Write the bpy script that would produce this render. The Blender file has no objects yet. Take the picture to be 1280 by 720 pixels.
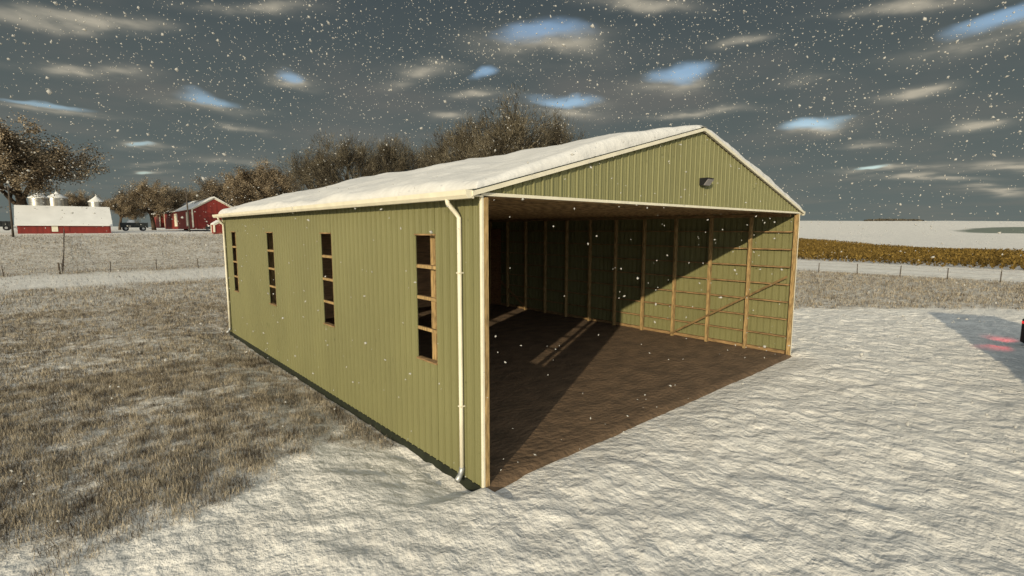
import bpy, bmesh, math, random
import numpy as np
from mathutils import Vector, Matrix
random.seed(7); RNG = np.random.default_rng(11)
C = bpy.context.scene.collection
R = math.radians

# ------------------------------------------------------------------ camera
FPX, PITCH, YAW = 624.1457, 0.1167, 0.7251
CAM = np.array([-4.7127, -6.0039, 4.0976])
W, L, H, BAY = 12.93, 16.81, 4.6, 1.4009
FW = np.array([math.sin(YAW)*math.cos(PITCH), math.cos(YAW)*math.cos(PITCH), -math.sin(PITCH)])
RT = np.array([math.cos(YAW), -math.sin(YAW), 0.0]); UP = np.cross(RT, FW)
def ray(u, v):
    return FW + RT*(u-640)/FPX - UP*(v-360)/FPX
def atp(u, v, ax, val):
    d = ray(u, v); t = (val-CAM[ax])/d[ax]; return CAM + t*d
cam = bpy.data.cameras.new('camera'); co = bpy.data.objects.new('camera', cam); C.objects.link(co)
cam.sensor_width = 36; cam.lens = 36*FPX/1280; cam.clip_end = 6000; cam.clip_start = 0.05
m = Matrix(((RT[0], UP[0], -FW[0], CAM[0]), (RT[1], UP[1], -FW[1], CAM[1]), (RT[2], UP[2], -FW[2], CAM[2]), (0, 0, 0, 1)))
co.matrix_world = m
S = bpy.context.scene; S.camera = co
S.view_settings.view_transform = 'Standard'; S.view_settings.look = 'None'
S.cycles.max_bounces = 10; S.cycles.diffuse_bounces = 6
S.view_settings.gamma = 1; S.view_settings.exposure = 0

# ------------------------------------------------------------------ materials
MATS = {}
def new_mat(name):
    mt = bpy.data.materials.new(name); mt.use_nodes = True; nt = mt.node_tree
    b = nt.nodes['Principled BSDF']; MATS[name] = mt
    return mt, nt, b
def nd(nt, t, **k):
    n = nt.nodes.new(t)
    for a, b in k.items():
        setattr(n, a, b)
    return n
def mat(name, col, rough=.8, var=.25, scale=6, stretch=(1, 1, 1), bump=0, bscale=40, metal=0, col2=None, spec=.3):
    mt, nt, b = new_mat(name); lk = nt.links.new
    tc = nd(nt, 'ShaderNodeTexCoord'); mp = nd(nt, 'ShaderNodeMapping'); mp.inputs['Scale'].default_value = stretch
    lk(tc.outputs['Object'], mp.inputs['Vector'])
    n = nd(nt, 'ShaderNodeTexNoise'); n.inputs['Scale'].default_value = scale; n.inputs['Detail'].default_value = 6
    lk(mp.outputs[0], n.inputs['Vector'])
    cr = nd(nt, 'ShaderNodeValToRGB')
    c2 = col2 or tuple(c*(1-var*1.4) for c in col); c1 = tuple(min(1, c*(1+var*.7)) for c in col)
    cr.color_ramp.elements[0].color = (*c2, 1); cr.color_ramp.elements[1].color = (*c1, 1)
    cr.color_ramp.elements[0].position = .32; cr.color_ramp.elements[1].position = .68
    lk(n.outputs['Fac'], cr.inputs[0]); lk(cr.outputs[0], b.inputs['Base Color'])
    b.inputs['Roughness'].default_value = rough; b.inputs['Metallic'].default_value = metal
    b.inputs['Specular IOR Level'].default_value = spec
    if bump:
        n2 = nd(nt, 'ShaderNodeTexNoise'); n2.inputs['Scale'].default_value = bscale; n2.inputs['Detail'].default_value = 4
        lk(mp.outputs[0], n2.inputs['Vector'])
        bp = nd(nt, 'ShaderNodeBump'); bp.inputs['Strength'].default_value = .6; bp.inputs['Distance'].default_value = bump
        lk(n2.outputs['Fac'], bp.inputs['Height']); lk(bp.outputs[0], b.inputs['Normal'])
    return mt
M_GREEN = mat('olive_steel', (.160, .152, .064), .55, .06, .7, (1, 1, .5), spec=.3)
M_GREENB = mat('olive_steel_front', (.165, .158, .068), .6, .08, 1.0, (1, 1, .5), spec=.25)
M_CREAM = mat('cream_trim', (.62, .57, .43), .5, .08, 3, spec=.3)
M_WOOD = mat('pine_timber', (.31, .205, .085), .85, .38, 9, (3, 3, .5), .004, 30)
M_WOODX = mat('pine_timber_along', (.25, .155, .068), .85, .38, 9, (.5, .5, 4), .004, 30)
M_BRACE = mat('weathered_brace', (.17, .11, .045), .9, .3, 6)
M_ROOFSHADE = mat('roof_gap_shade', (.03, .035, .025), .6, .2, 5)  # slab colour kept near black to paint the shadow gap under the roof snow
M_WOODP = mat('lining_plank', (.42, .25, .13), .85, .25, 5, (.4, 1, 3))
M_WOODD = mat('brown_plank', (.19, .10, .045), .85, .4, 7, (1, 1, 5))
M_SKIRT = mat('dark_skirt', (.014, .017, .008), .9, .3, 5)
M_GALV = mat('galvanised_metal', (.35, .35, .33), .45, .2, 5, metal=.6)
M_BLACK = mat('black_paint', (.012, .012, .012), .4, .2, 5)
M_LENS = mat('frosted_lens', (.24, .22, .21), .4, .15, 20)
M_DIRT = mat('packed_dirt', (.125, .080, .045), .95, .35, 1.6, (1, 1.6, 1), .09, 6, col2=(.085, .056, .032))
M_ROOFSNOW = mat('roof_snow', (.54, .525, .485), .9, .05, 2.5, bump=.03, bscale=9, spec=.1)
M_FARSNOW = mat('settled_snow', (.60, .585, .54), .9, .06, .6, spec=.1)
M_RED = mat('red_siding', (.17, .020, .013), .7, .2, .8, (4, 4, .3))
M_REDROOF = M_FARSNOW
M_BIN = mat('corrugated_bin', (.40, .38, .33), .35, .2, 1.2, (1, 1, 6), metal=.75)
M_POLE = mat('weathered_wood', (.07, .055, .04), .9, .3, 4, (3, 3, .6))
M_DARK = mat('dark_wagon_paint', (.016, .019, .017), .6, .4, 3)
M_RUBBER = mat('tyre_rubber', (.015, .015, .015), .85, .2, 8)
M_BARK = mat('bark', (.075, .052, .033), .95, .4, 3, (3, 3, .7))
M_WIRE = mat('wire', (.24, .22, .19), .7, .2, 5)
M_TRUCK = mat('trailer_paint', (.035, .04, .035), .45, .3, 2)
def leaf_mat(name, ca, cb, scale, isl=.5):
    mt, nt, b = new_mat(name); lk = nt.links.new
    g = nd(nt, 'ShaderNodeNewGeometry'); tc = nd(nt, 'ShaderNodeTexCoord')
    n = nd(nt, 'ShaderNodeTexNoise'); n.inputs['Scale'].default_value = scale; n.inputs['Detail'].default_value = 2
    lk(tc.outputs['Object'], n.inputs['Vector'])
    mx = nd(nt, 'ShaderNodeMath', operation='MULTIPLY_ADD'); lk(g.outputs['Random Per Island'], mx.inputs[0]); mx.inputs[1].default_value = isl; mx.inputs[2].default_value = -isl/2
    ad = nd(nt, 'ShaderNodeMath', operation='ADD'); lk(mx.outputs[0], ad.inputs[0]); lk(n.outputs['Fac'], ad.inputs[1])
    cr = nd(nt, 'ShaderNodeValToRGB'); cr.color_ramp.elements[0].position = .35; cr.color_ramp.elements[1].position = .68
    cr.color_ramp.elements[0].color = (*ca, 1); cr.color_ramp.elements[1].color = (*cb, 1)
    lk(ad.outputs[0], cr.inputs[0]); lk(cr.outputs[0], b.inputs['Base Color']); b.inputs['Roughness'].default_value = .9
    b.inputs['Specular IOR Level'].default_value = .1
    return mt
M_LEAF = leaf_mat('dry_oak_leaves', (.05, .036, .022), (.30, .235, .15), .30, .30)
M_TWIG = leaf_mat('bare_twigs', (.028, .023, .016), (.145, .122, .08), .35, .35)
M_GRASS = leaf_mat('dead_grass', (.045, .033, .022), (.42, .355, .25), 2.2)
M_CORN = leaf_mat('dry_crop', (.075, .048, .012), (.175, .112, .027), .3)
M_FLAKE = mat('snow_flake', (.50, .48, .43), .9, .05, 3)
M_FLAKE.node_tree.nodes['Principled BSDF'].inputs['Alpha'].default_value = .62

# ------------------------------------------------------------------ mesh builder
class MB:
    def __init__(s): s.v = []; s.f = []
    def add(s, vs, fs):
        o = len(s.v); s.v += [tuple(map(float, v)) for v in vs]; s.f += [tuple(i+o for i in f) for f in fs]; return s
    def box(s, a, b):
        (x0, y0, z0), (x1, y1, z1) = a, b
        return s.add([(x0,y0,z0),(x1,y0,z0),(x1,y1,z0),(x0,y1,z0),(x0,y0,z1),(x1,y0,z1),(x1,y1,z1),(x0,y1,z1)],
              [(0,3,2,1),(4,5,6,7),(0,1,5,4),(1,2,6,5),(2,3,7,6),(3,0,4,7)])
    def beam(s, p, q, w, h, up=(0, 0, 1)):
        p, q = Vector(p), Vector(q); d = (q-p).normalized(); r = d.cross(Vector(up))
        if r.length < 1e-4: r = Vector((1, 0, 0))
        r.normalize(); u = r.cross(d); r *= w/2; u *= h/2
        vs = [p-r-u, p+r-u, p+r+u, p-r+u, q-r-u, q+r-u, q+r+u, q-r+u]
        return s.add(vs, [(0,3,2,1),(4,5,6,7),(0,1,5,4),(1,2,6,5),(2,3,7,6),(3,0,4,7)])
    def tube(s, pts, rad, n=10, cap=True):
        pts = [Vector(p) for p in pts]
        if not hasattr(rad, '__len__'): rad = [rad]*len(pts)
        rad = [float(r_) for r_ in rad]; o = len(s.v); ref = Vector((.3, .9, .1)).normalized()
        for i, p in enumerate(pts):
            d = (pts[min(i+1, len(pts)-1)]-pts[max(i-1, 0)]).normalized()
            a = d.cross(ref)
            if a.length < .05: a = d.cross(Vector((1, 0, 0)))
            a.normalize(); b = d.cross(a)
            for k in range(n):
                t = 2*math.pi*k/n; s.v.append(tuple(p+rad[i]*(math.cos(t)*a+math.sin(t)*b)))
        for i in range(len(pts)-1):
            for k in range(n):
                k2 = (k+1) % n; s.f.append((o+i*n+k, o+i*n+k2, o+(i+1)*n+k2, o+(i+1)*n+k))
        if cap:
            s.f.append(tuple(o+k for k in range(n))[::-1]); e = o+(len(pts)-1)*n; s.f.append(tuple(e+k for k in range(n)))
        return s
    def build(s, name, mt, parent=None, smooth=False, bevel=0, solid=0):
        me = bpy.data.meshes.new(name); me.from_pydata(s.v, [], s.f); me.validate(); me.update()
        me.materials.append(mt)
        if smooth: me.polygons.foreach_set('use_smooth', [True]*len(me.polygons))
        o = bpy.data.objects.new(name, me); C.objects.link(o)
        if parent is not None: o.parent = parent
        if bevel:
            b = o.modifiers.new('bevel', 'BEVEL'); b.width = bevel; b.segments = 2; b.limit_method = 'ANGLE'
        if solid:
            b = o.modifiers.new('solid', 'SOLIDIFY'); b.thickness = solid; b.offset = 0
        return o
def npmesh(name, V, F, mt, parent=None, smooth=False):
    me = bpy.data.meshes.new(name); n = F.shape[1]
    me.vertices.add(len(V)); me.vertices.foreach_set('co', V.astype(np.float32).ravel())
    me.loops.add(F.size); me.loops.foreach_set('vertex_index', F.astype(np.int32).ravel())
    me.polygons.add(len(F)); me.polygons.foreach_set('loop_start', np.arange(0, F.size, n, dtype=np.int32))
    me.polygons.foreach_set('loop_total', np.full(len(F), n, dtype=np.int32))
    if smooth: me.polygons.foreach_set('use_smooth', np.ones(len(F), dtype=bool))
    me.update(calc_edges=True); me.materials.append(mt)
    o = bpy.data.objects.new(name, me); C.objects.link(o)
    if parent is not None: o.parent = parent
    return o
def tag(o, label=None, cat=None, group=None, kind=None):
    if label: o['label'] = label
    if cat: o['category'] = cat
    if group: o['group'] = group
    if kind: o['kind'] = kind
    return o
def empty(name, loc=(0, 0, 0), rz=0):
    o = bpy.data.objects.new(name, None); C.objects.link(o); o.location = loc; o.rotation_euler = (0, 0, rz); return o
def copy_tree(o, parent=None):
    c = o.copy(); C.objects.link(c); c.parent = parent
    for ch in [x for x in C.objects if x.parent == o]: copy_tree(ch, c)
    return c

# ------------------------------------------------------------------ noise (numpy gradient noise)
PERM = np.random.default_rng(3).permutation(1024); ANG = np.random.default_rng(4).random(1024)*2*np.pi
def pn(x, y):
    xi = np.floor(x).astype(int); yi = np.floor(y).astype(int); fx = x-xi; fy = y-yi
    def g(ix, iy, dx, dy):
        a = ANG[PERM[(PERM[ix & 1023]+iy) & 1023]]; return np.cos(a)*dx+np.sin(a)*dy
    u = fx**3*(fx*(fx*6-15)+10); v = fy**3*(fy*(fy*6-15)+10)
    n0 = g(xi, yi, fx, fy)*(1-u)+g(xi+1, yi, fx-1, fy)*u
    n1 = g(xi, yi+1, fx, fy-1)*(1-u)+g(xi+1, yi+1, fx-1, fy-1)*u
    return (n0*(1-v)+n1*v)*1.4
def fbm(x, y, o=4, g=.5):
    t = 0; a = 1
    for i in range(o): t = t+a*pn(x*2**i+17.3*i, y*2**i+5.1*i); a *= g
    return t
def ss(t): t = np.clip(t, 0, 1); return t*t*(3-2*t)
def base_h(x, y):
    x = np.asarray(x, float); y = np.asarray(y, float)
    h = 3.6*ss((y-60)/38)*(1-ss((x-45)/60)) + .006*np.maximum(y-110, 0)*(1-ss((x-150)/200))
    h = h + (10.6+np.clip(y, -100, 600)*.0145)*ss((x-165)/440)
    h = h + .5*fbm(x*.02, y*.02, 2)*ss((np.hypot(x, y)-70)/60)
    return h
def grass_mask(x, y):
    n = fbm(x*.35, y*.35, 3)*1.1
    gl = np.minimum(y-2.1+n*.75, np.where(y > L-1, 30.0, 1.5)-x+n*.3)
    fwd = (x-CAM[0])*.663+(y-CAM[1])*.748
    gr = np.minimum(fwd-25.0+n*.8, x-12)            # beyond the pad on the far side
    gm = np.maximum(gl, gr)
    m = ss((gm+.5*fbm(x*1.7, y*1.7, 2))/1.4)
    m = m*(1-.88*ss((y-40+n*1.5)/2.5)*(1-ss((y-54.5+n)/2))*(x < 30))
    m = m*(1-ss((x-50+.5*n)/1.2))
    m = m*(1-ss((y-91+n*2)/5))
    return m
def inside(x, y, e=0.0):
    return (x > .0-e) & (x < W+e) & (y > .0-e) & (y < L+e)
def gh(x, y, detail=True):
    x = np.asarray(x, float); y = np.asarray(y, float)
    h = base_h(x, y)
    near = 1-ss((np.hypot(x-5, y+2)-35)/30)
    gm = grass_mask(x, y)
    if detail:
        wx = x+.5*pn(x*.7, y*.7); wy = y+.5*pn(x*.7+9, y*.7+4)
        a = fbm(wx*1.7, wy*1.75, 5, .55)
        rid = 1-np.abs(pn(wx*1.25+3, wy*.55+7))*2
        b = .048*a+.010*rid+.05*pn(x*.35, y*.3)
        cal = 1-.75*((x > -.3) & (x < W+.3))*ss((y+1.3)/.8)*(y < .5)
        h = h+near*b*(1-.35*gm)*cal*(1-.6*(1-ss(np.hypot(x, y)/1.2)))
    # sink toward the walls
    dx = np.maximum(np.maximum(-x, x-W), 0); dy = np.maximum(np.maximum(-y, y-L), 0); d = np.hypot(dx, dy)
    h = h-.22*(1-ss(d/1.9))*ss((y+.1)/.5)+.03*(y <= 0)*(1-ss(d/1.8))
    h = h-.035*(1-ss(np.hypot(x, y)/.9))
    frontedge = (y <= 0.0) & (x > 0) & (x < W)
    h = np.where(frontedge, h-.11*(1-ss(d/1.0)), h)
    return h

# ------------------------------------------------------------------ ground
def axis(lo, hi, step, far, growth=1.13):
    a = list(np.arange(lo, hi, step)); s = step; p = a[-1]
    while p < far: s *= growth; p += s; a.append(p)
    s = step; p = lo; b = []
    while p > -far: s *= growth; p -= s; b.append(p)
    return np.array(b[::-1]+a)
xs = axis(-9, 26, .10, 2600); ys = axis(-8, 18, .10, 2600)
XX, YY = np.meshgrid(xs, ys); ZZ = gh(XX, YY)
ZZ = np.where(inside(XX, YY, -.12), -.45, ZZ)
V = np.stack([XX.ravel(), YY.ravel(), ZZ.ravel()], 1); nx = len(xs); ny = len(ys)
ii, jj = np.meshgrid(np.arange(nx-1), np.arange(ny-1)); q = (jj*nx+ii).ravel()
ground_mat, nt, b = new_mat('snow_and_dead_grass'); lk = nt.links.new
geo = nd(nt, 'ShaderNodeNewGeometry'); att = nd(nt, 'ShaderNodeAttribute', attribute_name='grass_cover')
sep = nd(nt, 'ShaderNodeSeparateXYZ'); lk(geo.outputs['Position'], sep.inputs[0])
def noise(scale, detail=5, vec=None, stretch=None, rough=.55):
    n = nd(nt, 'ShaderNodeTexNoise'); n.inputs['Scale'].default_value = scale; n.inputs['Detail'].default_value = detail; n.inputs['Roughness'].default_value = rough
    mp = nd(nt, 'ShaderNodeMapping'); mp.inputs['Scale'].default_value = stretch or (1, 1, 1)
    lk(vec or geo.outputs['Position'], mp.inputs[0]); lk(mp.outputs[0], n.inputs['Vector']); return n.outputs['Fac']
def ramp(fac, p0, p1, c0=(0, 0, 0), c1=(1, 1, 1)):
    r = nd(nt, 'ShaderNodeValToRGB'); e = r.color_ramp.elements; e[0].position = p0; e[1].position = p1
    e[0].color = (*c0, 1); e[1].color = (*c1, 1); lk(fac, r.inputs[0]); return r.outputs[0]
def mth(op, a, b_=None, c=None):
    n = nd(nt, 'ShaderNodeMath', operation=op)
    for i, v in enumerate((a, b_, c)):
        if v is None: continue
        if hasattr(v, 'default_value') or hasattr(v, 'links'): lk(v, n.inputs[i])
        else: n.inputs[i].default_value = v
    return n.outputs[0]
def mix(f, a, b_):
    n = nd(nt, 'ShaderNodeMix', data_type='RGBA'); lk(f, n.inputs[0])
    for i, v in ((6, a), (7, b_)):
        if isinstance(v, tuple): n.inputs[i].default_value = (*v, 1)
        else: lk(v, n.inputs[i])
    return n.outputs[2]
snow_c = ramp(noise(.8, 6), .3, .7, (.60, .565, .495), (.74, .70, .615))
grass_c = mix(ramp(noise(7, 6, stretch=(1, 1, 1)), .35, .65), (.12, .088, .055), (.38, .32, .22))
grass_c = mix(ramp(noise(1.1, 3), .3, .7), grass_c, (.20, .155, .10))
patch = ramp(noise(3.2, 8, rough=.7), .44, .56)
patch2 = ramp(noise(.55, 5, rough=.6), .3, .72)
cov = mth('MULTIPLY', att.outputs['Fac'], mth('ADD', mth('MULTIPLY', patch, .68), mth('MULTIPLY', patch2, .30)))
cov = mth('MINIMUM', mth('MULTIPLY', cov, .92), 1.0)
colr = mix(cov, snow_c, grass_c)
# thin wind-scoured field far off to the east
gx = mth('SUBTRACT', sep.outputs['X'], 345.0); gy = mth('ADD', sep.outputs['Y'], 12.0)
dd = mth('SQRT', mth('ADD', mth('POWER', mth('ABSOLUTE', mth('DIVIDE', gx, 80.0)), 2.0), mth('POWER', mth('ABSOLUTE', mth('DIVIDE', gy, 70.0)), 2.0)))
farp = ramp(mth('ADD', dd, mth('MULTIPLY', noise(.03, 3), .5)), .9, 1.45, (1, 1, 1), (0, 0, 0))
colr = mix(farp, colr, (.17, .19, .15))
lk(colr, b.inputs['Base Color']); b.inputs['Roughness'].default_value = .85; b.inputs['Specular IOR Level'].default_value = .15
hsum = mth('ADD', mth('MULTIPLY', noise(3.4, 7, stretch=(1.05, .95, 1), rough=.56), .85), mth('MULTIPLY', noise(11, 4, stretch=(1, 1, 1)), .12))
hsum = mth('ADD', hsum, mth('MULTIPLY', mth('MULTIPLY', noise(28, 4), att.outputs['Fac']), .35))
bp = nd(nt, 'ShaderNodeBump'); bp.inputs['Strength'].default_value = 1; bp.inputs['Distance'].default_value = .15
lk(hsum, bp.inputs['Height']); lk(bp.outputs[0], b.inputs['Normal'])
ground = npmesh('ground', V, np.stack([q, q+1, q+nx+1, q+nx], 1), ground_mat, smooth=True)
a = ground.data.attributes.new('grass_cover', 'FLOAT', 'POINT'); a.data.foreach_set('value', grass_mask(XX, YY).ravel().astype(np.float32))
tag(ground, kind='structure')

fl = MB()
fx0, fx1, fy0, fy1 = .03, W-.03, -.14, L-.03
NXF, NYF = 90, 110
for j in range(NYF+1):
    for i in range(NXF+1):
        x = fx0+(fx1-fx0)*i/NXF; y = fy0+(fy1-fy0)*j/NYF
        fl.v.append((x, y, 0))
FV = np.array(fl.v); FV[:, 2] = .018*fbm(FV[:, 0]*.9, FV[:, 1]*.9, 3)-.012-.10*ss((-FV[:, 1]-.0)/.14)
ii, jj = np.meshgrid(np.arange(NXF), np.arange(NYF)); q = (jj*(NXF+1)+ii).ravel()
floor = npmesh('floor', FV, np.stack([q, q+1, q+NXF+2, q+NXF+1], 1), M_DIRT, smooth=True); tag(floor, kind='structure')

# ------------------------------------------------------------------ the shed
shed = empty('machine_shed', (0, 0, 0))
tag(shed, 'long open-fronted olive green steel shed with cream trim and timber posts inside', 'shed')
RISE = .264
def roofz(x): return 4.73+RISE*min(x, W-x)
PIT = 12.93/60
def ribs(a, b_, phase=0):
    """breakpoints (s, offset) of a ribbed steel sheet between a and b"""
    out = [(a, 0)]; k = math.floor((a-phase)/PIT)
    while True:
        s = phase+k*PIT; k += 1
        if s > b_: break
        for ds, o in ((-.042, 0), (-.041, -.9), (-.030, -.9), (-.029, 0), (-.022, 0), (-.012, 1), (.012, 1), (.020, 0), (.078, 0), (.084, .25), (.096, .25), (.102, 0), (.125, 0), (.131, .25), (.143, .25), (.149, 0)):
            if a < s+ds < b_: out.append((s+ds, o))
    out.append((b_, 0)); return out
RH = .022
WIN = [(1.29+4.5255*i, 1.935+4.5255*i) for i in range(4)]
WZ = (1.75, 4.0)
def sheet(axis_, pos, a, b_, z0, ztop, sgn, cuts=()):
    mb = MB(); pts = ribs(a, b_, .05 if axis_ == 0 else 0)
    for c0, c1 in cuts:
        pts = [p for p in pts if not (abs(p[0]-c0) < .012 or abs(p[0]-c1) < .012)]+[(c0, 0), (c1, 0)]
    pts.sort()
    def P(s, o, z):
        w = pos+sgn*RH*o
        return (w, s, z) if axis_ == 0 else (s, w, z)
    for (s0, o0), (s1, o1) in zip(pts, pts[1:]):
        segs = [(z0, None)]
        for c0, c1 in cuts:
            if s0 >= c0-1e-6 and s1 <= c1+1e-6: segs = [(z0, WZ[0]), (WZ[1], None)]
        for za, zb in segs:
            t0 = zb if zb else ztop(s0); t1 = zb if zb else ztop(s1)
            mb.add([P(s0, o0, za), P(s1, o1, za), P(s1, o1, t1), P(s0, o0, t0)], [(0, 1, 2, 3)])
    return mb
flat = lambda s: 4.64
sheet(0, 0, .03, L-.03, -.04, flat, -1, WIN).build('side_siding', M_GREEN, shed, solid=.004)
sheet(0, W, .03, L-.03, -.04, flat, 1).build('side_siding', M_GREEN, shed, solid=.004)
sheet(1, L, .03, W-.03, -.04, lambda s: roofz(s)-.09, 1).build('back_siding', M_GREENB, shed, solid=.004)
sheet(1, 0, .02, W-.02, 4.655, lambda s: roofz(s)-.09, -1).build('gable_siding', M_GREENB, shed, solid=.004)
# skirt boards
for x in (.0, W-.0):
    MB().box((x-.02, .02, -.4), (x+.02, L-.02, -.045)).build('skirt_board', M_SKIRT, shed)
# corner trims
for x, sx in ((0, -1), (W, 1)):
    for y, sy in ((0, -1), (L, 1)):
        t = MB(); t.box((x-.024, y-.022 if sy < 0 else y-.03, -.06), (x+.019, y+.03 if sy < 0 else y+.024, 4.66))
        t.build('corner_trim', M_CREAM, shed, bevel=.004)
MB().box((-.02, -.028, 4.60), (W+.02, -.004, 4.652)).build('header_trim', M_CREAM, shed, bevel=.004)
for y_ in (.03, L-.08): MB().box((.1, y_, 4.58), (W-.1, y_+.045, 4.86)).build('header_beam', M_WOODX, shed)
# roof
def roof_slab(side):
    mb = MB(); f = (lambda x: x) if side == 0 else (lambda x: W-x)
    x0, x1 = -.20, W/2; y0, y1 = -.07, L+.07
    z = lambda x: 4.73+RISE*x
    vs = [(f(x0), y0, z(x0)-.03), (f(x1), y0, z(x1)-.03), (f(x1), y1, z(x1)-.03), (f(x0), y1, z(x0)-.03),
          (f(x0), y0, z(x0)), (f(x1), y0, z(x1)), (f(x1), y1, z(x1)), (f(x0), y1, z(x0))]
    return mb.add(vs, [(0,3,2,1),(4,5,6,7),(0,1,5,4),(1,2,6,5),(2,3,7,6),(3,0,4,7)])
for s in (0, 1): roof_slab(s).build('roof', M_ROOFSHADE, shed)
for s in (0, 1):
    f = (lambda x: x) if s == 0 else (lambda x: W-x)
    # boarded deck seen from inside, as purlins and boards
    for k in range(9):
        x = .25+k*.76
        if x > W/2-.1: break
        z = 4.73+RISE*x-.075
        MB().beam((f(x), .06, z), (f(x), L-.06, z), .05, .085).build('purlin', M_WOODX, shed)
    dk = MB(); z = lambda x: 4.73+RISE*x-.034
    for k in range(22):
        xa = .02+k*.29; xb = min(xa+.275, W/2-.005)
        dk.add([(f(xa), .01, z(xa)), (f(xb), .01, z(xb)), (f(xb), L-.01, z(xb)), (f(xa), L-.01, z(xa)),
                (f(xa), .01, z(xa)-.012), (f(xb), .01, z(xb)-.012), (f(xb), L-.01, z(xb)-.012), (f(xa), L-.01, z(xa)-.012)],
               [(0,3,2,1),(4,5,6,7),(0,1,5,4),(1,2,6,5),(2,3,7,6),(3,0,4,7)])
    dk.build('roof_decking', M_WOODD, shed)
    for y in (-.075, L+.075):
        rk = MB(); xa, xb = -.23, W/2
        def zf(x): return 4.73+RISE*x-.012
        hh = .07
        vs = []
        for yy in (y-.015, y+.015):
            vs += [(f(xa), yy, zf(xa)-hh), (f(xb), yy, zf(xb)-hh), (f(xb), yy, zf(xb)), (f(xa), yy, zf(xa))]
        rk.add(vs, [(0,1,2,3),(7,6,5,4),(0,4,5,1),(1,5,6,2),(2,6,7,3),(3,7,4,0)])
        rk.build('rake_fascia', M_CREAM, shed)
        sf = MB()
        ya, yb = (y+.015, 0-.003) if y < 0 else (L+.003, y-.015)
        vs = []
        for x in (xa, xb):
            for yy in (ya, yb):
                vs += [(f(x), yy, zf(x)-hh+.02), (f(x), yy, zf(x)-hh+.03)]
        sf.add(vs, [(0,2,3,1),(4,5,7,6),(0,4,6,2),(1,3,7,5),(0,1,5,4),(2,6,7,3)])
        sf.build('soffit', M_CREAM, shed)
    # eave board and gutter
    xo = -.205
    MB().box((min(f(xo-.012), f(xo+.012)), -.06, 4.55), (max(f(xo-.012), f(xo+.012)), L+.06, 4.668)).build("eave_board", M_CREAM, shed)
    MB().box((min(f(-.19), f(-.03)), -.055, 4.585), (max(f(-.19), f(-.03)), L+.055, 4.60)).build('soffit', M_CREAM, shed)
    g = MB(); prof = [(-.222, 4.675), (-.222, 4.56), (-.30, 4.55), (-.335, 4.60), (-.345, 4.675), (-.335, 4.675), (-.325, 4.605), (-.30, 4.565), (-.232, 4.57), (-.232, 4.675)]
    n = len(prof); y0, y1 = -.06, L+.06
    g.add([(f(x), y0, z_) for x, z_ in prof]+[(f(x), y1, z_) for x, z_ in prof], [(i, (i+1) % n, n+(i+1) % n, n+i) for i in range(n)])
    g.add([(f(x), y0, z_) for x, z_ in prof[:5]], [(0, 1, 2, 3, 4)]); g.add([(f(x), y1, z_) for x, z_ in prof[:5]], [(0, 1, 2, 3, 4)])
    g.build('gutter', M_CREAM, shed)
    for y in ((.49, L-.42) if s == 0 else (L-.42,)):
        sg = 1 if y < 5 else -1
        d = MB(); yt = y+.02*sg if y < 5 else y-.2
        d.tube([(f(-.28), yt, 4.56), (f(-.27), yt, 4.50), (f(-.10), y+.03*sg, 4.34), (f(-.075), y, 4.28), (f(-.075), y, 3), (f(-.075), y, 1.5), (f(-.075), y, .16)], .037, 12)
        ds = d.build('downspout', M_CREAM, shed, smooth=True)
        e = MB(); e.tube([(f(-.075), y, .155), (f(-.08), y, .10), (f(-.13), y-.02, .03), (f(-.22), y-.05, -.02)], .047, 12)
        e.build('outlet_elbow', M_GALV, ds, smooth=True)
        for zz in (1.2, 3.4):
            MB().box((min(f(-.114), f(-.02)), y-.039, zz), (max(f(-.114), f(-.02)), y+.039, zz+.02)).build('bracket', M_CREAM, ds)
# ridge cap
MB().beam((W/2, -.09, 4.73+RISE*W/2+.005), (W/2, L+.09, 4.73+RISE*W/2+.005), .2, .02).build('ridge_cap', M_GALV, shed)
# posts, girts, plates
def post(x0, x1, y0, y1): MB().box((x0, y0, -.2), (x1, y1, 4.58)).build('post', M_WOOD, shed, bevel=.008)
for k in range(0, 13):
    y = k*BAY
    if k == 0:
        post(.022, .115, -.02, .09); post(W-.14, W-.026, -.02, .09); continue
    if k == 12: y = L-.10
    post(W-.29, W-.15, y-.045, y+.045)
    yy = y+.22 if k < 12 else y
    post(.14, .27, yy-.065, yy+.065)
for k in range(0, 8):
    z = .575*k+.05 if k == 0 else .575*k
    for a0, a1 in ((.03, .10), (W-.15, W-.03)):
        hgt = .04 if k else .10
        MB().box((a0, .14, z-hgt/2), (a1, L-.03, z+hgt/2)).build('girt', M_WOODX, shed)
for x in (.205, W-.335):
    MB().box((x-.06, .14, 4.50), (x+.06, L-.05, 4.60)).build('top_plate', M_WOODX, shed)
MB().beam((W-.305, .13, 2.58), (W-.305, 4.25, .06), .07, .03, up=(1, 0, 0)).build('brace', M_BRACE, shed)
MB().beam((W-.235, L-.2, 2.58), (W-.235, L-4.3, .06), .09, .03, up=(1, 0, 0)).build('brace', M_WOODX, shed)
for k in range(16):
    MB().box((.12, L-.075, .01+k*.29), (W-.12, L-.04, .01+k*.29+.278)).build('wall_plank', M_WOODP, shed)
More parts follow.
